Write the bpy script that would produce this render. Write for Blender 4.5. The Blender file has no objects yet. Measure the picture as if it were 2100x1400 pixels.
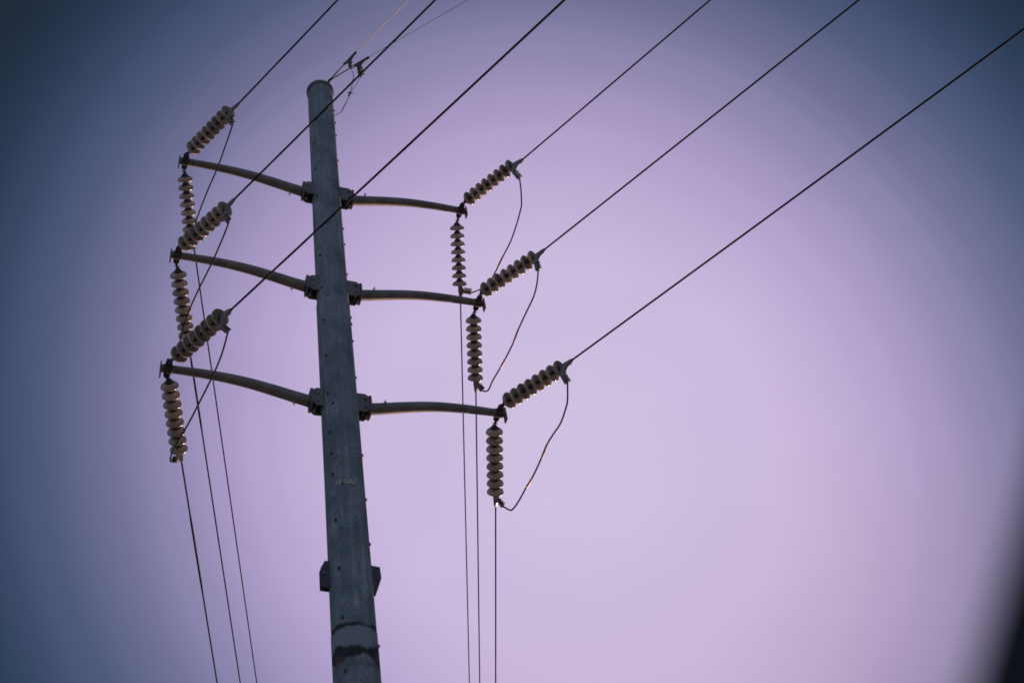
import bpy, bmesh, math, random
from mathutils import Vector, Matrix, Quaternion
random.seed(4)
R = math.radians
scn = bpy.context.scene

# ------------------------------------------------------------------ camera
CAM = Vector((-3.504, -12.954, 1.6))
cam_d = bpy.data.cameras.new('camera')
cam = bpy.data.objects.new('camera', cam_d)
scn.collection.objects.link(cam)
scn.camera = cam
az, pitch, roll = R(26.405), R(48.920), R(-11.960)
fw = Vector((math.sin(az)*math.cos(pitch), math.cos(az)*math.cos(pitch), math.sin(pitch)))
r0 = Vector((math.cos(az), -math.sin(az), 0)); u0 = r0.cross(fw)
rt = math.cos(roll)*r0 + math.sin(roll)*u0
up = -math.sin(roll)*r0 + math.cos(roll)*u0
m = Matrix((rt, up, -fw)).transposed().to_4x4(); m.translation = CAM
cam.matrix_world = m
cam_d.sensor_width = 36.0
cam_d.lens = 36.0*2778.45/2100
cam_d.clip_start = 0.05
cam_d.clip_end = 5000
cam_d.dof.use_dof = True
cam_d.dof.focus_distance = 20.5
cam_d.dof.aperture_fstop = 2.4

# ------------------------------------------------------------------ dusk sky and low sun
SUN_AZ, SUN_EL = 43.0, 5.0
world = bpy.data.worlds.new('World'); scn.world = world
world.use_nodes = True
nt = world.node_tree; nt.nodes.clear()
N = lambda t: nt.nodes.new(t)
L = nt.links.new
wo = N('ShaderNodeOutputWorld'); add = N('ShaderNodeAddShader')
bg1 = N('ShaderNodeBackground'); bg2 = N('ShaderNodeBackground')
sky = N('ShaderNodeTexSky'); sky.sky_type = 'NISHITA'; sky.sun_disc = False
sky.sun_elevation = R(SUN_EL); sky.sun_rotation = R(SUN_AZ)
sky.air_density = 1.0; sky.dust_density = 0.6; sky.ozone_density = 3.0
L(sky.outputs[0], bg1.inputs[0]); bg1.inputs[1].default_value = 0.02
# mauve sky with lens vignetting painted in, darkening to navy away from its middle
VIGNETTE_MID = Vector((0.34709, 0.63669, 0.68858)).normalized()
GU = Vector((-0.72444, -0.28426, 0.62800)); GV = Vector((-0.59558, 0.71681, -0.36258))   # the falloff is a little taller than wide
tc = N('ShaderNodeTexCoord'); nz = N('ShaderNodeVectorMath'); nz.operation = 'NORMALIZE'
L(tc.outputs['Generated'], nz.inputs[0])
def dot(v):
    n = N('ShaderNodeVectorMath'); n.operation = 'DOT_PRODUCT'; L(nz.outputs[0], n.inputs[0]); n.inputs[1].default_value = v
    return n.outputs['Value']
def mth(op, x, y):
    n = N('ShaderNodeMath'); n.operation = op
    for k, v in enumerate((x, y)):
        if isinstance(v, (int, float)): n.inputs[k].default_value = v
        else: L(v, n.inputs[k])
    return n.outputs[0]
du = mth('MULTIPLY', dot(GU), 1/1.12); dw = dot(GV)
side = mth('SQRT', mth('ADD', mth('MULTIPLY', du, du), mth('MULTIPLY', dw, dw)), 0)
ac_out = mth('ARCTAN2', side, dot(VIGNETTE_MID))
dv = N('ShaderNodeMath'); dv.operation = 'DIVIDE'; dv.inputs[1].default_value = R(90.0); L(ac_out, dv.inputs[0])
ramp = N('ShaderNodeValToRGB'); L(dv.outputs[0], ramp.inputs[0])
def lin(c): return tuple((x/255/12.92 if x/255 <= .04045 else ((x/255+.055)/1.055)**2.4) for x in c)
SKY = [(0, (204, 190, 221)), (3, (204, 189, 220)), (5.8, (200, 184, 218)), (8.5, (199, 181, 216)), (11.7, (184, 166, 205)), (13.3, (172, 155, 196)), (15.1, (153, 140, 179)), (17, (130, 124, 161)), (17.9, (115, 112, 147)), (20, (87, 92, 124)), (21.9, (65, 74, 103)), (23.8, (41, 54, 76)), (26.3, (27, 34, 46)), (36, (29, 39, 53)), (55, (71, 83, 106)), (75, (103, 117, 143)), (90, (113, 127, 155))]  # vignette falloff to navy; outer stops, out of view, brightened to light the pole
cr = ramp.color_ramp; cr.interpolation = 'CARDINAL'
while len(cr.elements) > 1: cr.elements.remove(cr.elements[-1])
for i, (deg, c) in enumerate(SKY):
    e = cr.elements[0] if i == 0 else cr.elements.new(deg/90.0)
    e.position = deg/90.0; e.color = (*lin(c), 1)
# towards the low sun the mauve turns pinker
sv = Vector((math.sin(R(SUN_AZ))*math.cos(R(SUN_EL)), math.cos(R(SUN_AZ))*math.cos(R(SUN_EL)), math.sin(R(SUN_EL))))
pk = N('ShaderNodeMapRange'); pk.interpolation_type = 'SMOOTHSTEP'; L(dot(sv), pk.inputs[0])
pk.inputs[1].default_value = math.cos(R(42)); pk.inputs[2].default_value = math.cos(R(18))
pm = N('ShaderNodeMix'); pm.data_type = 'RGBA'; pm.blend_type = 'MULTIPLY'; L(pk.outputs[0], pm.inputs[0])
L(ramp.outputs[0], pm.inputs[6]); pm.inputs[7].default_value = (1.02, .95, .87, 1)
# thin uneven high haze
hm = N('ShaderNodeMapping'); hm.inputs['Scale'].default_value = (3.0, 5.5, 9.0); hm.inputs['Rotation'].default_value = (.4, .2, .9)
L(nz.outputs[0], hm.inputs[0])
hz = N('ShaderNodeTexNoise'); hz.inputs['Scale'].default_value = 1.0; hz.inputs['Detail'].default_value = 5; hz.inputs['Distortion'].default_value = .6
L(hm.outputs[0], hz.inputs['Vector'])
hr = N('ShaderNodeMapRange'); hr.inputs[1].default_value = .3; hr.inputs[2].default_value = .7; hr.inputs[3].default_value = .972; hr.inputs[4].default_value = 1.028
L(hz.outputs[0], hr.inputs[0])
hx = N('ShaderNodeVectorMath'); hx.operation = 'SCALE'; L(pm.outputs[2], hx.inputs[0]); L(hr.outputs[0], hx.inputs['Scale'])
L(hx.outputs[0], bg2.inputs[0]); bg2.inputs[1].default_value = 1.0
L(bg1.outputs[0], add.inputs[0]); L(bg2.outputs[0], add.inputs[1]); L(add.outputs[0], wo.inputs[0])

sd = bpy.data.lights.new('sun', 'SUN'); sd.energy = 5.0; sd.angle = R(0.6); sd.color = (1.0, .62, .47)
sun = bpy.data.objects.new('sun', sd); scn.collection.objects.link(sun)
sdir = Vector((math.sin(R(SUN_AZ))*math.cos(R(SUN_EL)), math.cos(R(SUN_AZ))*math.cos(R(SUN_EL)), math.sin(R(SUN_EL))))
sun.rotation_euler = sdir.to_track_quat('Z', 'Y').to_euler()
sun.location = (20, 20, 30)

scn.view_settings.view_transform = 'Standard'; scn.view_settings.look = 'None'
scn.view_settings.exposure = 0; scn.view_settings.gamma = 1
scn.cycles.max_bounces = 6
scn.cycles.filter_width = 1.7

# ------------------------------------------------------------------ helpers
def tag(o, label=None, cat=None, group=None, kind=None):
    if label: o['label'] = label
    if cat: o['category'] = cat
    if group: o['group'] = group
    if kind: o['kind'] = kind
    return o
def empty(name, loc=(0, 0, 0)):
    o = bpy.data.objects.new(name, None); scn.collection.objects.link(o)
    o.location = loc; o.empty_display_size = .2
    return o
def obj(name, bm, mat, parent=None, loc=(0, 0, 0), smooth=True, bevel=0, quat=None):
    me = bpy.data.meshes.new(name)
    bmesh.ops.recalc_face_normals(bm, faces=bm.faces)
    bm.to_mesh(me); bm.free()
    if smooth:
        for p in me.polygons: p.use_smooth = True
        me.set_sharp_from_angle(angle=R(40))
    me.materials.append(mat)
    o = bpy.data.objects.new(name, me); scn.collection.objects.link(o)
    o.parent = parent; o.location = loc
    if quat is not None: o.rotation_mode = 'QUATERNION'; o.rotation_quaternion = quat
    if bevel:
        b = o.modifiers.new('bevel', 'BEVEL'); b.width = bevel; b.segments = 2; b.limit_method = 'ANGLE'
    return o
def add_tube(bm, pts, rad, n=10, caps=True):
    pts = [Vector(p) for p in pts]
    rads = rad if isinstance(rad, (list, tuple)) else [rad]*len(pts)
    t0 = (pts[1]-pts[0]).normalized()
    a = t0.orthogonal().normalized(); rings = []
    for i, p in enumerate(pts):
        t = (pts[min(i+1, len(pts)-1)]-pts[max(i-1, 0)]).normalized()
        a = (a - t*a.dot(t)).normalized(); b = t.cross(a)
        rings.append([bm.verts.new(p + rads[i]*(math.cos(2*math.pi*k/n)*a + math.sin(2*math.pi*k/n)*b)) for k in range(n)])
    for i in range(len(rings)-1):
        for k in range(n):
            bm.faces.new((rings[i][k], rings[i][(k+1) % n], rings[i+1][(k+1) % n], rings[i+1][k]))
    if caps:
        bm.faces.new(rings[0][::-1]); bm.faces.new(rings[-1])
def add_lathe(bm, prof, n=28):
    """prof: list of (radius, z); revolved about z, closed at both ends"""
    rings = []
    for r, z in prof:
        if r < 1e-5: rings.append([bm.verts.new((0, 0, z))])
        else: rings.append([bm.verts.new((r*math.cos(2*math.pi*k/n), r*math.sin(2*math.pi*k/n), z)) for k in range(n)])
    for a, b in zip(rings, rings[1:]):
        for k in range(n):
            q = [a[k % len(a)], a[(k+1) % len(a)], b[(k+1) % len(b)], b[k % len(b)]]
            u = []
            for v in q:
                if v not in u: u.append(v)
            if len(u) > 2: bm.faces.new(u)
def add_box(bm, lo, hi, mat=None):
    vs = [Vector((x, y, z)) for x in (lo[0], hi[0]) for y in (lo[1], hi[1]) for z in (lo[2], hi[2])]
    if mat: vs = [mat @ v for v in vs]
    v = [bm.verts.new(p) for p in vs]
    for f in ((0, 1, 3, 2), (4, 6, 7, 5), (0, 4, 5, 1), (2, 3, 7, 6), (0, 2, 6, 4), (1, 5, 7, 3)):
        bm.faces.new([v[i] for i in f])
def add_prism(bm, poly, O, A, B, thick):
    """poly in (a, b); extruded both ways across the plane of A and B"""
    n = A.cross(B).normalized()*thick/2
    f = [bm.verts.new(O + A*a + B*b - n) for a, b in poly]
    g = [bm.verts.new(O + A*a + B*b + n) for a, b in poly]
    bm.faces.new(f[::-1]); bm.faces.new(g)
    for i in range(len(poly)):
        j = (i+1) % len(poly); bm.faces.new((f[i], f[j], g[j], g[i]))
def rrect(w, h, r, cx=0, cy=0, n=5):
    out = []
    for sx, sy, a0 in ((1, 1, 0), (-1, 1, 90), (-1, -1, 180), (1, -1, 270)):
        for k in range(n+1):
            a = R(a0+90*k/n); out.append((cx+sx*(w/2-r)+r*math.cos(a), cy+sy*(h/2-r)+r*math.sin(a)))
    return out
def add_ring(bm, O, A, B, r1, r2, n=16, k=7):
    """torus in the plane of A and B"""
    C = A.cross(B).normalized(); rings = []
    for i in range(n):
        t = 2*math.pi*i/n; d = A*math.cos(t)+B*math.sin(t)
        rings.append([bm.verts.new(O + d*(r1+r2*math.cos(2*math.pi*j/k)) + C*r2*math.sin(2*math.pi*j/k)) for j in range(k)])
    for i in range(n):
        for j in range(k):
            bm.faces.new((rings[i][j], rings[(i+1) % n][j], rings[(i+1) % n][(j+1) % k], rings[i][(j+1) % k]))
def add_bolt(bm, p, d, length, r=.011, head=.02):
    p = Vector(p); d = Vector(d).normalized()
    add_tube(bm, [p, p+d*length], r, 8)
    add_tube(bm, [p+d*(length-.035), p+d*(length-.012)], head, 6)
def smoothpts(P, sub=5):
    P = [Vector(p) for p in P]; out = []
    Q = [P[0]*2-P[1]] + P + [P[-1]*2-P[-2]]
    for i in range(1, len(Q)-2):
        for k in range(sub):
            t = k/sub; a, b, c, d = Q[i-1:i+3]
            out.append(.5*((2*b)+(c-a)*t+(2*a-5*b+4*c-d)*t*t+(3*b-a-3*c+d)*t**3))
    return out+[P[-1]]
def fair(P, it=2):
    P = [Vector(p) for p in P]
    for _ in range(it):
        P = [P[0]] + [(P[i-1]+P[i]*2+P[i+1])/4 for i in range(1, len(P)-1)] + [P[-1]]
    return P

# ------------------------------------------------------------------ materials
def base(name, col, rough, metal=0.0, spec=.5):
    m = bpy.data.materials.new(name); m.use_nodes = True
    b = m.node_tree.nodes['Principled BSDF']
    b.inputs['Base Color'].default_value = (*col, 1); b.inputs['Roughness'].default_value = rough
    b.inputs['Metallic'].default_value = metal; b.inputs['Specular IOR Level'].default_value = spec
    return m, m.node_tree, b
def mottle(m, t, b, c1, c2, scale, detail=6, bump=.0, stretch=(1, 1, 1), lo=.35, hi=.65, r1=None, r2=None):
    tc = t.nodes.new('ShaderNodeTexCoord'); mp = t.nodes.new('ShaderNodeMapping')
    mp.inputs['Scale'].default_value = stretch
    t.links.new(tc.outputs['Object'], mp.inputs[0])
    n = t.nodes.new('ShaderNodeTexNoise'); n.inputs['Scale'].default_value = scale; n.inputs['Detail'].default_value = detail
    n.inputs['Roughness'].default_value = .62
    t.links.new(mp.outputs[0], n.inputs['Vector'])
    mr = t.nodes.new('ShaderNodeMapRange'); mr.inputs[1].default_value = lo; mr.inputs[2].default_value = hi
    t.links.new(n.outputs[0], mr.inputs[0])
    mx = t.nodes.new('ShaderNodeMix'); mx.data_type = 'RGBA'
    mx.inputs[6].default_value = (*c1, 1); mx.inputs[7].default_value = (*c2, 1)
    t.links.new(mr.outputs[0], mx.inputs[0]); t.links.new(mx.outputs[2], b.inputs['Base Color'])
    if r1 is not None:
        m2 = t.nodes.new('ShaderNodeMapRange'); m2.inputs[3].default_value = r1; m2.inputs[4].default_value = r2
        t.links.new(mr.outputs[0], m2.inputs[0]); t.links.new(m2.outputs[0], b.inputs['Roughness'])
    if bump:
        bp = t.nodes.new('ShaderNodeBump'); bp.inputs['Strength'].default_value = bump; bp.inputs['Distance'].default_value = .01
        t.links.new(n.outputs[0], bp.inputs['Height']); t.links.new(bp.outputs[0], b.inputs['Normal'])
    return tc, n, mx
def node_math(t, op, a, b=None, clamp=False):
    n = t.nodes.new('ShaderNodeMath'); n.operation = op; n.use_clamp = clamp
    for i, v in enumerate((a, b)):
        if v is None: continue
        if isinstance(v, (int, float)): n.inputs[i].default_value = v
        else: t.links.new(v, n.inputs[i])
    return n.outputs[0]

# weathered galvanised steel of the shaft: zinc mottling, run streaks, old tar stains at the lower joint
mp_, t, b = base('galvanised_shaft', (.2, .23, .25), .6, 0.0, .4)
tc_, n_, mx_ = mottle(mp_, t, b, (.120, .158, .180), (.315, .340, .355), 3.6, 10, .2, (1, 1, .55), .36, .64, .5, .72)
vor = t.nodes.new('ShaderNodeTexVoronoi'); vor.inputs['Scale'].default_value = 38
t.links.new(tc_.outputs['Object'], vor.inputs['Vector'])
hs = t.nodes.new('ShaderNodeMix'); hs.data_type = 'RGBA'; hs.blend_type = 'OVERLAY'; hs.inputs[0].default_value = .38
t.links.new(mx_.outputs[2], hs.inputs[6]); t.links.new(vor.outputs['Color'], hs.inputs[7])
sat = t.nodes.new('ShaderNodeHueSaturation'); sat.inputs['Saturation'].default_value = .45
t.links.new(vor.outputs['Color'], sat.inputs['Color']); t.links.new(sat.outputs[0], hs.inputs[7])
ms = t.nodes.new('ShaderNodeMapping'); ms.inputs['Scale'].default_value = (17, 17, .22)
t.links.new(tc_.outputs['Object'], ms.inputs[0])
sn = t.nodes.new('ShaderNodeTexNoise'); sn.inputs['Scale'].default_value = 1.0; sn.inputs['Detail'].default_value = 4
t.links.new(ms.outputs[0], sn.inputs['Vector'])
sr = t.nodes.new('ShaderNodeMapRange'); sr.inputs[1].default_value = .35; sr.inputs[2].default_value = .68; sr.inputs[3].default_value = .0; sr.inputs[4].default_value = .6
t.links.new(sn.outputs[0], sr.inputs[0])
st = t.nodes.new('ShaderNodeMix'); st.data_type = 'RGBA'; t.links.new(sr.outputs[0], st.inputs[0])
t.links.new(hs.outputs[2], st.inputs[6]); st.inputs[7].default_value = (.125, .16, .18, 1)
sep = t.nodes.new('ShaderNodeSeparateXYZ'); t.links.new(tc_.outputs['Object'], sep.inputs[0])
mz = t.nodes.new('ShaderNodeMapping'); mz.inputs['Scale'].default_value = (3.6, 3.6, .5)
t.links.new(tc_.outputs['Object'], mz.inputs[0])
nn = t.nodes.new('ShaderNodeTexNoise'); nn.inputs['Scale'].default_value = 1.0; nn.inputs['Detail'].default_value = 3
t.links.new(mz.outputs[0], nn.inputs['Vector'])
fine = t.nodes.new('ShaderNodeTexNoise'); fine.inputs['Scale'].default_value = 14; fine.inputs['Detail'].default_value = 5
t.links.new(tc_.outputs['Object'], fine.inputs['Vector'])
Z = sep.outputs['Z']
def band(z0, z1, soft, up_amt, dn_amt, sgn=1):
    """1 inside [z0, z1], both edges moved by noise"""
    w = node_math(t, 'SUBTRACT', nn.outputs[0], .5)
    f = node_math(t, 'MULTIPLY', node_math(t, 'SUBTRACT', fine.outputs[0], .5), .05)
    hi = node_math(t, 'ADD', node_math(t, 'ADD', node_math(t, 'MULTIPLY', w, up_amt), z1), f)
    lo = node_math(t, 'ADD', node_math(t, 'ADD', node_math(t, 'MULTIPLY', w, dn_amt), z0), f)
    a = node_math(t, 'DIVIDE', node_math(t, 'SUBTRACT', hi, Z), soft, True)
    c = node_math(t, 'DIVIDE', node_math(t, 'SUBTRACT', Z, lo), soft, True)
    return node_math(t, 'MULTIPLY', a, c)
def over(col_out, fac, col):
    x = t.nodes.new('ShaderNodeMix'); x.data_type = 'RGBA'
    t.links.new(fac, x.inputs[0]); t.links.new(col_out, x.inputs[6]); x.inputs[7].default_value = (*col, 1)
    return x.outputs[2]
c = st.outputs[2]
c = over(c, node_math(t, 'MULTIPLY', band(11.62, 11.93, .02, 0, .5), .8), (.27, .285, .31))    # bare pale sleeve band
c = over(c, band(11.905, 11.985, .035, .36, 0), (.030, .026, .028))
c = over(c, band(11.47, 11.64, .05, .42, -.55), (.022, .018, .020))
c = over(c, node_math(t, 'MULTIPLY', band(11.28, 11.45, .12, 1.0, 0), .55), (.12, .07, .055))
c = over(c, node_math(t, 'MULTIPLY', band(18.28, 18.40, .03, 0, .3), .45), (.30, .31, .33))
t.links.new(c, b.inputs['Base Color'])
M_SHAFT = mp_

M_STEEL, t, b = base('galvanised_steel', (.2, .21, .22), .55, 0.0, .4)
mottle(M_STEEL, t, b, (.13, .135, .135), (.22, .21, .20), 9, 6, .2, (1, 1, 1), .3, .7, .45, .7)
M_ARM, t, b = base('weathered_arm_steel', (.16, .14, .13), .5, 0.0, .5)
mottle(M_ARM, t, b, (.12, .125, .132), (.285, .255, .235), 5, 10, .2, (1, 1, 1), .3, .7, .4, .62)
M_DARK, t, b = base('dark_hardware_steel', (.06, .06, .065), .5, .0, .5)
mottle(M_DARK, t, b, (.04, .042, .05), (.085, .08, .08), 40, 3)
M_CAP, t, b = base('insulator_cap_iron', (.05, .055, .06), .55, .0, .5)
mottle(M_CAP, t, b, (.035, .04, .045), (.07, .07, .07), 30, 3)
M_PORC, t, b = base('grey_porcelain', (.36, .33, .30), .12, .0, .6)
mottle(M_PORC, t, b, (.46, .385, .320), (.66, .56, .465), 18, 5, 0, (1, 1, 1), .3, .7, .12, .26)
oi = t.nodes.new('ShaderNodeObjectInfo'); pm = t.nodes.new('ShaderNodeMapRange'); pm.inputs[3].default_value = .72; pm.inputs[4].default_value = 1.12
t.links.new(oi.outputs['Random'], pm.inputs[0])
hv = t.nodes.new('ShaderNodeHueSaturation'); src_ = b.inputs['Base Color'].links[0].from_socket
t.links.new(src_, hv.inputs['Color']); t.links.new(pm.outputs[0], hv.inputs['Value']); t.links.new(hv.outputs[0], b.inputs['Base Color'])
M_CLAMP, t, b = base('cast_aluminium_clamp', (.26, .25, .25), .42, .0, .6)
mottle(M_CLAMP, t, b, (.19, .18, .18), (.30, .28, .28), 30, 4)
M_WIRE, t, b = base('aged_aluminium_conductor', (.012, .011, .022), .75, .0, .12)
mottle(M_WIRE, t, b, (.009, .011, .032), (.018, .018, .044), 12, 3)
M_SLEEVE, t, b = base('copper_splice_sleeve', (.4, .22, .18), .5, .5, .5)
mottle(M_SLEEVE, t, b, (.34, .18, .14), (.46, .28, .22), 30, 3)
M_SHINY, t, b = base('bare_ground_wire', (.6, .55, .55), .35, 1.0, .5)
mottle(M_SHINY, t, b, (.5, .46, .46), (.7, .66, .66), 15, 3)
M_PAINT, t, b = base('faded_yellow_paint', (.30, .31, .22), .7)
mottle(M_PAINT, t, b, (.32, .33, .29), (.66, .66, .48), 22, 5, 0, (1, 1, 1), .3, .55)
M_RUBBER, t, b = base('black_rubber', (.012, .013, .016), .7)
mottle(M_RUBBER, t, b, (.014, .019, .028), (.020, .027, .038), 30, 3)
M_DOOR, t, b = base('black_car_paint', (.014, .016, .02), .3, 0, .5)
mottle(M_DOOR, t, b, (.040, .058, .090), (.055, .078, .12), 8, 3)
M_GROUND, t, b = base('dry_grass_ground', (.1, .1, .07), .9)
mottle(M_GROUND, t, b, (.20, .17, .12), (.36, .31, .23), .35, 10, .3)

# ------------------------------------------------------------------ ground
bm = bmesh.new()
K = 48
ringr = [0, 2, 5, 12, 30, 80, 200, 600, 2000]
rows = [[bm.verts.new((0, 0, 0))]]
for r in ringr[1:]:
    rows.append([bm.verts.new((r*math.cos(2*math.pi*k/K), r*math.sin(2*math.pi*k/K), (random.uniform(-.04, .04) if 5 < r < 200 else 0))) for k in range(K)])
for k in range(K): bm.faces.new((rows[0][0], rows[1][k], rows[1][(k+1) % K]))
for a, c2 in zip(rows[1:], rows[2:]):
    for k in range(K): bm.faces.new((a[k], c2[k], c2[(k+1) % K], a[(k+1) % K]))
g = obj('ground', bm, M_GROUND); tag(g, kind='structure')

# ------------------------------------------------------------------ the steel pole
PROF = [(0, .349), (11.25, .2855), (11.93, .2840), (11.935, .2790), (12.4, .2785), (14.5, .2700), (15.6, .2690), (17.3, .2640), (18.34, .2625)]
PROF2 = [(18.34, .2545), (19.0, .2545), (20.1, .2525), (22.3, .2445), (25.03, .2430)]
def cx(z): return .006 - .031*min(max((z-11.3)/9.0, -.3), 1)
def rad(z):
    P = PROF if z <= 18.34 else PROF2
    for (a, ra), (c2, rb) in zip(P, P[1:]):
        if z <= c2: return ra+(rb-ra)*(z-a)/(c2-a)
    return P[-1][1]
pole = empty('steel_power_pole')
tag(pole, 'tall tapered grey steel pole with six upswept crossarms and a stained lower joint', 'power pole')
def shell(prof, name, n=12, rot=0.0):
    bm = bmesh.new(); rings = []
    k_ = 1/math.cos(math.pi/n)*.992
    for z, r in prof:
        rings.append([bm.verts.new((cx(z)+r*k_*math.cos(2*math.pi*(i+rot)/n), r*k_*math.sin(2*math.pi*(i+rot)/n), z)) for i in range(n)])
    for a, c2 in zip(rings, rings[1:]):
        for i in range(n): bm.faces.new((a[i], a[(i+1) % n], c2[(i+1) % n], c2[i]))
    bm.faces.new(rings[0][::-1]); bm.faces.new(rings[-1])
    return bm
def densify(P, step=.35):
    out = []
    for (a, ra), (c2, rb) in zip(P, P[1:]):
        n = max(1, int((c2-a)/step))
        out += [(a+(c2-a)*k/n, ra+(rb-ra)*k/n) for k in range(n)]
    return out+[P[-1]]
sh = obj('pole_shaft', shell(densify(PROF), 's'), M_SHAFT, pole, bevel=.045)
sh2 = obj('pole_shaft', shell(densify([(18.0, .2525)]+PROF2[1:]), 's'), M_SHAFT, pole, bevel=.045)
for s in (sh, sh2): s.modifiers['bevel'].angle_limit = R(20); s.modifiers['bevel'].segments = 3
# cap: a slightly wider drum lid
bm = bmesh.new(); add_lathe(bm, [(0, 0), (.25, 0), (.262, .006), (.262, .085), (.255, .10), (0, .115)], 40)
obj('pole_cap', bm, M_STEEL, pole, (cx(25), 0, 25.0))

# step lugs: small welded nuts in two rows
def lug(z, azd, twin=False):
    a = R(azd); n = Vector((math.sin(a), math.cos(a), 0)); r = rad(z)-.004
    p = Vector((cx(z), 0, z)) + n*r
    bm = bmesh.new()
    s = n.cross(Vector((0, 0, 1)))
    add_prism(bm, rrect(.032, .05, .012), Vector((0, 0, 0))+n*.005, s, Vector((0, 0, 1)), .018)
    add_tube(bm, [n*.010, n*.023], .012, 6)
    obj('step_lug', bm, M_DARK, pole, p)
for z in (24.36, 23.91, 23.46, 22.6, 20.48, 20.03, 19.21, 18.1, 17.94, 17.53, 16.69, 15.06, 14.22, 13.43, 12.61, 11.8): lug(z, 104)
for z, a in ((22.91, 236), (22.07, 236), (21.2, 235), (19.48, 233), (18.63, 233), (17.81, 232), (16.98, 231), (16.14, 230), (15.33, 230), (14.91, 229), (14.52, 229), (13.68, 226), (12.86, 224), (12.08, 222), (11.29, 221), (18.35, 210), (15.89, 214)): lug(z, a)

# two bare vang plates below the arms
for poly in ([(-.22, 13.10), (-.33, 13.10), (-.39, 12.97), (-.39, 12.67), (-.22, 12.66)],
             [(.22, 13.10), (.385, 13.08), (.395, 12.90), (.32, 12.66), (.22, 12.70)]):
    bm = bmesh.new(); sgn = 1 if poly[0][0] > 0 else -1
    for yy in (-.034, .034):
        add_prism(bm, poly, Vector((0, yy, 0)), Vector((1, 0, 0)), Vector((0, 0, 1)), .018)
    v = obj('vang_bracket', bm, M_DARK, pole)
    bm = bmesh.new()
    add_bolt(bm, (sgn*.345, .05, 12.88), (0, -1, 0), .125, .010, .018)
    obj('bracket_bolt', bm, M_CLAMP, v)

# crossarms -----------------------------------------------------------------
TIPX = 2.46
LEVELS = {'top': 21.775, 'middle': 19.085, 'bottom': 16.40}
ARM = [(.445, -.292, .088), (.70, -.228, .086), (.97, -.155, .083), (1.25, -.088, .080), (1.5, -.044, .076), (1.75, -.018, .072), (2.0, -.004, .067), (2.25, 0, .062), (2.545, .0, .058)]
def make_arm(level, side):
    z0 = LEVELS[level]
    bm = bmesh.new(); pts = smoothpts([(x, 0, z) for x, z, r in ARM], 4)
    n = len(pts)
    rr = [.089-(.089-.057)*(i/(n-1))**1.15 for i in range(n)]
    add_tube(bm, pts, rr, 24)
    a = obj('crossarm', bm, M_ARM, pole, (0, 0, z0))
    a['label'] = 'curved tubular crossarm, %s one on the %s side' % (level, side)
    if side == 'left': a.rotation_euler = (0, 0, math.pi)
    # base flange welded square to the tube
    bm = bmesh.new()
    add_prism(bm, rrect(.25, .36, .07), Vector((.432, 0, -.27)), Vector((0, 1, 0)), Vector((0, 0, 1)), .03)
    obj('arm_flange', bm, M_STEEL, a, bevel=.004)
    bm = bmesh.new()
    add_prism(bm, rrect(.11, .27, .02), Vector((2.556, 0, -.03)), Vector((0, 1, 0)), Vector((0, 0, 1)), .018)
    obj('end_plate', bm, M_STEEL, a, bevel=.003)
    bm = bmesh.new()
    add_prism(bm, rrect(.095, .33, .045), Vector((2.455, 0, 0)), Vector((1, 0, 0)), Vector((0, 1, 0)), .026)
    add_tube(bm, [(2.395, 0, 0), (2.515, 0, 0)], .070, 20)
    obj('hanger_lug', bm, M_DARK, a, bevel=.003)
    bm = bmesh.new()
    add_tube(bm, [(.64, -.07, -.245), (.64, -.165, -.235)], .008, 8)
    add_tube(bm, [(.62, -.125, -.235), (.665, -.125, -.235)], .006, 8)
    obj('grounding_pin', bm, M_DARK, a)
    # pole-side bracket: two cheek plates and a back plate, open underneath
    zz = -.27
    bm = bmesh.new()
    ck = [(.20, zz+.175), (.36, zz+.175), (.414, zz+.12), (.414, zz-.13), (.37, zz-.185), (.20, zz-.185)]
    for yy in (-.098, .098): add_prism(bm, ck, Vector((0, yy, 0)), Vector((1, 0, 0)), Vector((0, 0, 1)), .022)
    add_box(bm, (.20, -.086, zz+.148), (.412, .086, zz+.168))
    br = obj('mounting_bracket', bm, M_STEEL, pole, (0, 0, z0), bevel=.003)
    if side == 'left': br.rotation_euler = (0, 0, math.pi)
    for dz in (-.10, .06):
        bm = bmesh.new(); add_bolt(bm, (.352, .10, zz+dz), (0, -1, 0), .25, .013, .024); add_tube(bm, [(.352, .108, zz+dz), (.352, .128, zz+dz)], .024, 6)
        obj('bracket_bolt', bm, M_CLAMP, br)
    bm = bmesh.new(); add_bolt(bm, (.385, 0, zz-.16), (0, 0, -1), .09, .014, .024)
    obj('bracket_bolt', bm, M_CLAMP, br)
for lv in LEVELS:
    for sd_ in ('left', 'right'): make_arm(lv, sd_)

# stencilled number, wrapped round the shaft
cu = bpy.data.curves.new('tmp', 'FONT'); cu.body = '10 GRC'; cu.size = .115; cu.offset = .004; cu.align_x = 'CENTER'; cu.space_character = 1.05
to = bpy.data.objects.new('tmp', cu); scn.collection.objects.link(to)
dg = bpy.context.evaluated_depsgraph_get(); me = bpy.data.meshes.new_from_object(to.evaluated_get(dg))
bpy.data.objects.remove(to)
bm = bmesh.new(); bm.from_mesh(me)
bmesh.ops.subdivide_edges(bm, edges=bm.edges, cuts=2)
ztxt = 14.27; rr_ = rad(14.3)+.014
for v in bm.verts:
    ph = R(190.5) - v.co.x*.78/rr_
    v.co = Vector((cx(ztxt)+rr_*math.sin(ph), rr_*math.cos(ph), ztxt+v.co.y))
o = obj('stencilled_number', bm, M_PAINT, pole, smooth=False); o['label'] = 'faded yellow stencilled characters'

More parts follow.
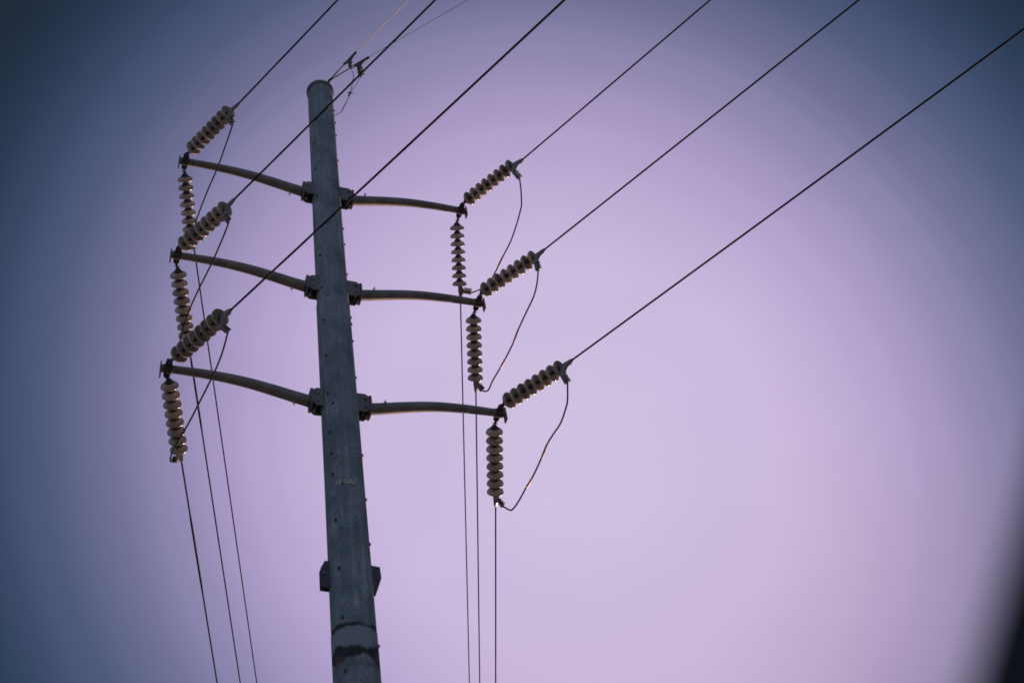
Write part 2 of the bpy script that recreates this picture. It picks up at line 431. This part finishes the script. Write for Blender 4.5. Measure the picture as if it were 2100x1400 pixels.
# ------------------------------------------------------------------ insulator strings
STRINGS = {   # offsets from the crossarm tip: first disc, pull direction, wire mouth of the clamp; heading of the wire in degrees
    ('left', 'top', 'far'): ((0.051, 0.298, -0.096), (0.2477, 0.8947, -0.3717), (0.396, 1.404, -0.556), 16.14),
    ('left', 'middle', 'far'): ((0.070, 0.313, -0.086), (0.2730, 0.9193, -0.2835), (0.425, 1.454, -0.437), 16.08),
    ('left', 'bottom', 'far'): ((0.071, 0.276, -0.043), (0.2745, 0.9222, -0.2723), (0.416, 1.396, -0.373), 15.90),
    ('right', 'top', 'far'): ((0.002, 0.304, -0.127), (0.2293, 0.8346, -0.5009), (0.302, 1.383, -0.775), 16.34),
    ('right', 'middle', 'far'): ((0.005, 0.321, -0.072), (0.2496, 0.8973, -0.3641), (0.325, 1.461, -0.535), 16.17),
    ('right', 'bottom', 'far'): ((0.019, 0.328, -0.063), (0.2480, 0.9133, -0.3230), (0.336, 1.487, -0.474), 16.02),
    ('left', 'top', 'near'): ((0.090, -0.287, 0.005), (0.4244, -0.8881, -0.1766), (0.659, -1.437, -0.231), 153.99),
    ('left', 'middle', 'near'): ((0.080, -0.249, -0.014), (0.4515, -0.8710, -0.1937), (0.647, -1.381, -0.255), 154.01),
    ('left', 'bottom', 'near'): ((0.114, -0.276, 0.012), (0.4118, -0.8925, -0.1841), (0.653, -1.400, -0.231), 154.08),
    ('right', 'top', 'near'): ((0.077, -0.280, 0.004), (0.4867, -0.8649, -0.1225), (0.727, -1.385, -0.169), 153.52),
    ('right', 'middle', 'near'): ((0.053, -0.281, 0.018), (0.5159, -0.8462, -0.1336), (0.699, -1.365, -0.143), 153.41),
    ('right', 'bottom', 'near'): ((0.080, -0.264, 0.013), (0.4720, -0.8646, -0.1722), (0.676, -1.379, -0.199), 153.56),
}
JUMPERS = {
    ('right', 'top'): [(3.097, -1.265, 21.135), (3.193, -1.042, 21.131), (3.282, -0.782, 21.112), (3.296, -0.683, 21.100), (3.308, -0.413, 21.063), (3.301, -0.098, 21.017), (3.281, 0.076, 20.995), (3.245, 0.285, 20.973), (3.212, 0.516, 20.940), (3.182, 0.694, 20.915), (3.145, 0.857, 20.897), (3.091, 0.983, 20.912), (3.038, 1.080, 20.954), (2.946, 1.240, 21.040)],
    ('right', 'middle'): [(3.025, -1.245, 18.504), (3.082, -1.009, 18.501), (3.110, -0.744, 18.493), (3.089, -0.390, 18.490), (3.067, -0.059, 18.480), (3.062, 0.215, 18.460), (3.025, 0.575, 18.438), (2.996, 0.772, 18.428), (2.946, 1.068, 18.411), (2.932, 1.232, 18.391), (2.905, 1.302, 18.401), (2.870, 1.378, 18.489)],
    ('right', 'bottom'): [(3.036, -1.259, 15.801), (3.132, -0.967, 15.782), (3.155, -0.800, 15.766), (3.161, -0.535, 15.743), (3.125, -0.307, 15.743), (3.097, -0.109, 15.736), (3.087, 0.164, 15.705), (3.056, 0.555, 15.660), (3.022, 0.753, 15.644), (2.985, 1.012, 15.614), (2.943, 1.193, 15.603), (2.912, 1.256, 15.637), (2.876, 1.375, 15.809)],
    ('left', 'top'): [(-1.867, -1.317, 21.054), (-1.875, -1.130, 21.080), (-1.916, -0.806, 21.126), (-1.940, -0.470, 21.157), (-1.979, -0.210, 21.181), (-2.042, 0.104, 21.212), (-2.077, 0.402, 21.221), (-2.115, 0.681, 21.227), (-2.139, 0.843, 21.228), (-2.159, 1.033, 21.224), (-2.174, 1.211, 21.217), (-2.166, 1.311, 21.211), (-2.107, 1.384, 21.267)],
    ('left', 'middle'): [(-1.863, -1.261, 18.388), (-1.873, -1.107, 18.399), (-1.908, -0.885, 18.420), (-1.954, -0.546, 18.440), (-1.999, -0.283, 18.453), (-2.083, 0.076, 18.475), (-2.167, 0.541, 18.474), (-2.191, 0.774, 18.462), (-2.205, 0.975, 18.446), (-2.215, 1.156, 18.429), (-2.210, 1.286, 18.415), (-2.163, 1.358, 18.437), (-2.096, 1.434, 18.563)],
    ('left', 'bottom'): [(-1.821, -1.280, 15.837), (-1.828, -1.040, 15.844), (-1.830, -0.866, 15.846), (-1.860, -0.660, 15.854), (-1.895, -0.386, 15.858), (-1.942, -0.171, 15.867), (-2.004, 0.158, 15.868), (-2.049, 0.392, 15.865), (-2.107, 0.656, 15.861), (-2.163, 0.837, 15.867), (-2.202, 1.023, 15.858), (-2.237, 1.239, 15.840), (-2.203, 1.288, 15.854), (-2.128, 1.376, 15.973)],
}


def disc_mesh():
    bm = bmesh.new()
    add_lathe(bm, [(.050, -.052), (.064, -.051), (.084, -.047), (.104, -.036), (.119, -.021), (.128, -.005), (.132, .009), (.1325, .016), (.131, .023), (.127, .027), (.122, .025),
                   (.117, .014), (.108, -.004), (.103, -.006), (.098, .018), (.094, .018), (.089, -.012), (.083, -.014), (.079, .014), (.075, .014),
                   (.070, -.016), (.064, -.018), (.060, .000), (.056, .000), (.052, -.030), (.030, -.034), (.028, -.04), (.02, -.05)], 36)
    return bm
def cap_mesh():
    bm = bmesh.new()
    add_lathe(bm, [(0, -.104), (.024, -.112), (.034, -.106), (.038, -.092), (.052, -.082), (.060, -.068), (.067, -.052), (.062, -.047), (0, -.044)], 24)
    add_lathe(bm, [(0, -.02), (.026, -.012), (.026, .004), (.013, .010), (.011, .036), (.018, .042), (0, .046)], 14)
    return bm
def me_of(bm, mat, name):
    me = bpy.data.meshes.new(name); bmesh.ops.recalc_face_normals(bm, faces=bm.faces); bm.to_mesh(me); bm.free()
    for p in me.polygons: p.use_smooth = True
    me.set_sharp_from_angle(angle=R(50)); me.materials.append(mat); return me
DISC = me_of(disc_mesh(), M_PORC, 'insulator_disc'); CAPM = me_of(cap_mesh(), M_CAP, 'metal_cap')
def linkme(name, me, parent, loc=(0, 0, 0), q=None):
    o = bpy.data.objects.new(name, me); scn.collection.objects.link(o); o.parent = parent; o.location = loc
    if q is not None: o.rotation_mode = 'QUATERNION'; o.rotation_quaternion = q
    return o
ORD = {'top': 'top', 'middle': 'middle', 'bottom': 'bottom'}
LEG = {}
for (side, level, run), (P, d, E, waz) in STRINGS.items():
    T = Vector((-TIPX if side == 'left' else TIPX, 0, LEVELS[level])); P = Vector(P); d = Vector(d).normalized(); E = Vector(E)
    sy = 1 if run == 'far' else -1
    root = empty('insulator_string', T)
    if run == 'near': lab = 'slanting string of eight grey discs rising right from the tip of the %s %s crossarm' % (level, side)
    else: lab = 'upright string of eight grey discs hanging below the tip of the %s %s crossarm' % (level, side)
    tag(root, lab, 'insulator string', 'porcelain insulator strings at the crossarm tips')
    q = d.to_track_quat('Z', 'Y')
    for i in range(8):
        dq = q @ Quaternion((0, 0, 1), random.uniform(0, 6)) @ Quaternion((1, 0, 0), random.uniform(-.025, .025))
        dd = linkme('insulator_disc', DISC, root, P+d*(.146*i), dq)
        linkme('metal_cap', CAPM, dd)
    # shackle between hanger lug and first cap
    A = Vector((0, sy*.135, 0)); B = P-d*.100
    w = Vector((1, 0, 0)); bm = bmesh.new()
    ax = (B-A).normalized(); side_v = Vector((0, 0, 1)); side_v = (side_v-ax*side_v.dot(ax)).normalized()
    mid = A.lerp(B, .62)
    add_tube(bm, smoothpts([A+side_v*.030-ax*.02, A+side_v*.032+ax*.02, mid+side_v*.018, mid+ax*.02, mid-side_v*.018, A-side_v*.032+ax*.02, A-side_v*.030-ax*.02], 4), .012, 8)
    add_tube(bm, [A+side_v*.055, A-side_v*.055], .013, 8)
    add_tube(bm, [A+side_v*.040, A+side_v*.056], .024, 6)
    add_tube(bm, [mid, B+d*.012], [.016, .022], 10)
    add_tube(bm, [B-d*.012, B+d*.02], .030, 12)
    add_tube(bm, [mid-w*.04, mid+w*.04], .009, 6)
    obj('shackle', bm, M_DARK, root)
    # strain clamp: grooved body, mouth for the wire, leg for the jumper
    D0 = P+d*1.022; a1 = (E-D0).dot(d); ed = (E-D0).normalized()
    J = [Vector(p)-T for p in JUMPERS[(side, level)]]
    bm = bmesh.new()
    if run == 'near':
        leg_end = J[0]
        Bv = (leg_end-(D0+ed*.08)); Ls = Bv.length
        Bn = (Bv-ed*Bv.dot(ed)).normalized()
        O = D0
        add_prism(bm, [(.030, -.018), (.09, -.042), (.20, -.032), (a1+.01, -.014), (a1+.012, .012), (a1-.04, .030), (.16, .055), (.125, .10), (.105, .17), (.098, .24),
                       (.055, .24), (.040, .15), (.030, .06)], O, ed, Bn, .040)
        add_ring(bm, O+ed*(a1-.035)+Bn*.045, ed, Bn, .030, .007)
        add_tube(bm, [O+ed*.03, O+ed*.08], .026, 10)
        p0 = O+ed*.078+Bn*.20; p1 = leg_end
        add_tube(bm, [p0, p0.lerp(p1, .35), p0.lerp(p1, .75), p1], [.026, .034, .032, .016], 10)
        bolts = [(p0.lerp(p1, .22), ed), (p0.lerp(p1, .55), ed), (p0.lerp(p1, .84), ed)]
    else:
        leg_end = J[-1]
        O = D0; p0 = D0+ed*(a1*.42)
        Bv = leg_end-p0; Bn = (Bv-ed*Bv.dot(ed)).normalized()
        add_prism(bm, [(.030, -.030), (.12, -.034), (a1-.02, -.022), (a1+.015, -.012), (a1+.012, .014), (a1*.75, .040), (a1*.6, .075), (a1*.3, .060), (.030, .030)], O, ed, Bn, .042)
        nrm = ed.cross(Bn).normalized()
        add_tube(bm, [O+ed*.02+Bn*.024+nrm*.012, O+ed*.10+Bn*.034+nrm*.012], .010, 8)
        q0 = O+ed*(a1*.5)+Bn*.045
        add_tube(bm, [q0, q0.lerp(leg_end, .35), q0.lerp(leg_end, .8), leg_end], [.024, .034, .032, .016], 10)
        ax2 = (leg_end-q0).normalized(); s2 = ax2.cross(ed).normalized(); s3 = ax2.cross(s2)
        bolts = [(q0.lerp(leg_end, .3), s3), (q0.lerp(leg_end, .6), s3), (q0.lerp(leg_end, .85), s3)]
    cl = obj('strain_clamp', bm, M_CLAMP, root, bevel=.003)
    for bp_, bd in bolts:
        bm = bmesh.new(); ln = .075
        add_tube(bm, [bp_-bd*.045, bp_+bd*ln], .0085, 7)
        add_tube(bm, [bp_+bd*(ln-.030), bp_+bd*(ln-.012)], .018, 6)
        add_tube(bm, [bp_-bd*.040, bp_-bd*.026], .018, 6)
        s4 = bd.cross(Vector((.1, .2, 1))).normalized()
        add_tube(bm, [bp_+s4*.03-bd*.035, bp_+s4*.03+bd*(ln-.006)], .0085, 7)
        obj('clamp_bolt', bm, M_DARK, cl)
    # the conductor
    h = Vector((math.sin(R(waz)), math.cos(R(waz)), 0)); W0 = T+E
    S = [0, .4, 1, 2, 3, 4, 6, 8, 10, 13, 16, 20, 25, 30, 40, 50, 65, 80, 100, 120, 150]
    S = [k for k in S]
    pts = [h*s + Vector((0, 0, -.12*s+.0004*s*s)) for s in S]
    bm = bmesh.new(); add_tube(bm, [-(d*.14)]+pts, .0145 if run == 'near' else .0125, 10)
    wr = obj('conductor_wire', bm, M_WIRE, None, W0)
    if run == 'near': wl = 'thick dark wire rising right from the slanting insulators of the %s %s crossarm' % (level, side)
    else: wl = 'thin dark wire descending from the upright insulators of the %s %s crossarm' % (level, side)
    tag(wr, wl, 'power line', 'conductors on the pole')
    if run == 'far' and side == 'left' and level in ('middle', 'bottom'):
        s0, s1 = (1.0, 2.6) if level == 'bottom' else (.15, 1.7)
        bm = bmesh.new()
        q_ = [h*s + Vector((0, 0, -.12*s+.0004*s*s)) for s in (s0, s0+.15, (s0+s1)/2, s1-.15, s1)]
        add_tube(bm, q_, [.0125, .0165, .0165, .0165, .0125], 10)
        obj('armour_rod', bm, M_WIRE, wr)

# jumpers ------------------------------------------------------------------
SLEEVES = {('right', 'top'): [(7, 8)], ('right', 'middle'): [(4, 5), (6, 7)], ('right', 'bottom'): [(5, 6), (7, 8)]}
for (side, level), P in JUMPERS.items():
    P = [Vector(p) for p in P]; O = P[0]
    Q = [p-O for p in P]
    if side == 'left': Q = fair(Q, 1)
    bm = bmesh.new(); add_tube(bm, smoothpts(Q, 6), .0128, 10)
    j = obj('jumper_cable', bm, M_WIRE, None, O)
    tag(j, 'dark looped cable joining the two insulator clamps of the %s %s crossarm' % (level, side), 'jumper cable', 'jumper loops')
    for a, c2 in SLEEVES.get((side, level), []):
        bm = bmesh.new(); u, v = Q[a], Q[c2]; dd = (v-u).normalized()
        seg = smoothpts(Q[max(a-1, 0):c2+2], 6); i0 = 6*(1 if a > 0 else 0); seg = seg[i0:i0+6*(c2-a)+1]
        add_tube(bm, seg, [.014]+[.0175]*(len(seg)-2)+[.014], 12)
        obj('splice_sleeve', bm, M_SLEEVE, j)

# overhead ground wires -------------------------------------------------------
TOP = Vector((.15, -.05, 25.112))
bm = bmesh.new()
add_tube(bm, [(0, 0, 0), (0, 0, .03)], .05, 12); add_tube(bm, [(0, 0, .0), (0, 0, .34)], .02, 10)
add_ring(bm, Vector((0, 0, .375)), Vector((.5, -.8, 0)).normalized(), Vector((0, 0, 1)), .03, .012)
obj('eye_stud', bm, M_DARK, pole, TOP)
def shield(azd, dist, dz, slope, legl, nb, label, wlabel, wr_, mat):
    h = Vector((math.sin(R(azd)), math.cos(R(azd)), 0)); root = empty('dead_end_clamp', TOP)
    tag(root, label, 'wire clamp', 'clamps at the pole top')
    A = Vector((0, 0, .375)); B = h*dist + Vector((0, 0, dz)); ax = (B-A).normalized()
    C0 = A.lerp(B, .62); l = (B-C0).length
    bm = bmesh.new()
    add_tube(bm, [A+ax*.01, A+ax*.06, A+ax*.07, C0-ax*.03, C0], [.024, .024, .013, .013, .013], 8)
    obj('link_rod', bm, M_DARK, root)
    dn = Vector((0, 0, -1)); dn = (dn-ax*dn.dot(ax)).normalized()
    bm = bmesh.new()
    add_prism(bm, [(-.05, -.018), (l*.55, -.026), (l-.01, -.020), (l+.01, .010), (l*.8, .034), (l*.62, .055), (l*.52, .11), (l*.48, .24), (l*.28, .24), (l*.24, .10), (l*.1, .035), (-.05, .018)], C0, ax, dn, .030)
    add_ring(bm, B+dn*.030-ax*.016, ax, dn, .030, .008)
    add_tube(bm, [C0-ax*.05, C0-ax*.01], .030, 8)
    q0 = C0+ax*(l*.40)+dn*.2; q1 = C0+ax*(l*.38)+Vector((0, 0, -legl))
    add_tube(bm, [q0, q0.lerp(q1, .3), q0.lerp(q1, .8), q1], [.024, .027, .026, .010], 9)
    cb = obj('clamp_body', bm, M_DARK, root, bevel=.002)
    for k in range(nb):
        f = (k+.5)/nb; p = q0.lerp(q1, f); bm = bmesh.new(); e = (1 if k % 3 else .8)
        add_tube(bm, [p-ax*.05, p+ax*.085*e], .010, 7); add_tube(bm, [p+ax*.05, p+ax*.068], .020, 6); add_tube(bm, [p-ax*.045, p-ax*.025], .020, 6)
        obj('clamp_bolt', bm, M_DARK, cb)
    pts = [h*s+Vector((0, 0, -slope*s+.0005*s*s)) for s in (0, .1, .5, 1, 2, 4, 8, 15, 25, 40, 70, 110, 150)]
    bm = bmesh.new(); add_tube(bm, pts, wr_, 8)
    w = obj('ground_wire', bm, mat, None, TOP+B); tag(w, wlabel, 'ground wire', 'thin wires from the pole top')
    return TOP+q1
L1 = shield(153.5, .835, .353, .113, .40, 2, 'upper of the two dark clamps at the pole top, holding the brighter thin wire',
            'thin pinkish sunlit wire rising from the upper clamp at the pole top', .0085, M_SHINY)
L2 = shield(139.5, .965, .282, .129, .56, 5, 'lower bolted clamp on a rod at the pole top, holding the faintest wire',
            'faintest hair-thin wire running up right from the lower clamp at the pole top', .0042, M_WIRE)
def lead(P, r, lab):
    P = [Vector(p) for p in P]; O = P[0]; bm = bmesh.new(); add_tube(bm, smoothpts([p-O for p in P], 5), r, 8)
    o = obj('ground_lead', bm, M_WIRE, None, O); tag(o, lab, 'ground lead', 'leads from the pole top clamps')
    return o, O
J0 = Vector((.421, -.50, 24.354))
ld, O = lead([L1, (.455, -.70, 24.75), (.452, -.62, 24.55), J0, (.392, -.40, 24.258), (.362, -.32, 24.218), (.339, -.25, 24.182), (.316, -.18, 24.164), (.279, -.1, 24.211), (.215, -.03, 24.233)], .0065,
     'thin dangling lead from the upper top clamp, bending back to the pole side')
bm = bmesh.new(); a_ = J0-O; add_tube(bm, [a_+Vector((.0, .03, .05)), a_, a_-Vector((.02, -.05, .05))], .017, 8); add_tube(bm, [a_-Vector((.05, 0, 0)), a_+Vector((.05, 0, 0))], .012, 6)
obj('lead_connector', bm, M_DARK, ld)
bm = bmesh.new(); u, v = Vector((.375, -.35, 24.235))-O, Vector((.325, -.205, 24.172))-O; add_tube(bm, [u, v], .0105, 8)
obj('splice_sleeve', bm, M_SLEEVE, ld)
lead([L2, L2.lerp(J0, .35)+Vector((0, 0, -.02)), L2.lerp(J0, .7)+Vector((0, 0, -.02)), J0], .005, 'thin lead from the lower top clamp joining the longer lead at a small connector')


# ------------------------------------------------------------------ car door by the camera
door = empty('car_door', (-3.35, -12.7, 0))
tag(door, 'dark blurred edge of a car door window frame in the lower right corner, very close', 'car door')
DO = Vector(door.location)
def dp(y, z, off=0.0): return Vector((-3.1985+off+.265*(max(z, 1.22)-1.8491), y, z))-DO
frame_pts = [dp(-11.939, 1.22), dp(-12.24, 1.46), dp(-12.541, 1.70), dp(-12.6875, 1.8173), dp(-12.7273, 1.8491), dp(-12.772, 1.885), dp(-12.84, 1.925), dp(-12.96, 1.955), dp(-13.25, 1.965), dp(-13.50, 1.94), dp(-13.60, 1.87), dp(-13.64, 1.75), dp(-13.66, 1.22)]
bm = bmesh.new(); add_tube(bm, smoothpts(frame_pts, 6), .030, 14)
obj('window_frame', bm, M_DOOR, door)
bm = bmesh.new(); add_tube(bm, smoothpts([p+Vector((-.030, 0, -.004)) for p in frame_pts], 6), .010, 8)
obj('rubber_seal', bm, M_RUBBER, door)
bm = bmesh.new()
add_prism(bm, [(-11.76, .50), (-11.70, .85), (-11.76, 1.18), (-11.86, 1.25), (-13.62, 1.27), (-13.70, 1.20), (-13.66, .62), (-13.50, .46), (-11.85, .44)], Vector((-3.367, 0, 0))-DO, Vector((0, 1, 0)), Vector((0, 0, 1)), .11)
obj('door_panel', bm, M_DOOR, door, bevel=.03)
bm = bmesh.new(); add_tube(bm, smoothpts([dp(-13.50, 1.06, .05), dp(-13.48, 1.07, .09), dp(-13.36, 1.075, .10), dp(-13.24, 1.07, .09), dp(-13.22, 1.06, .05)], 4), .012, 8)
obj('door_handle', bm, M_DOOR, door)
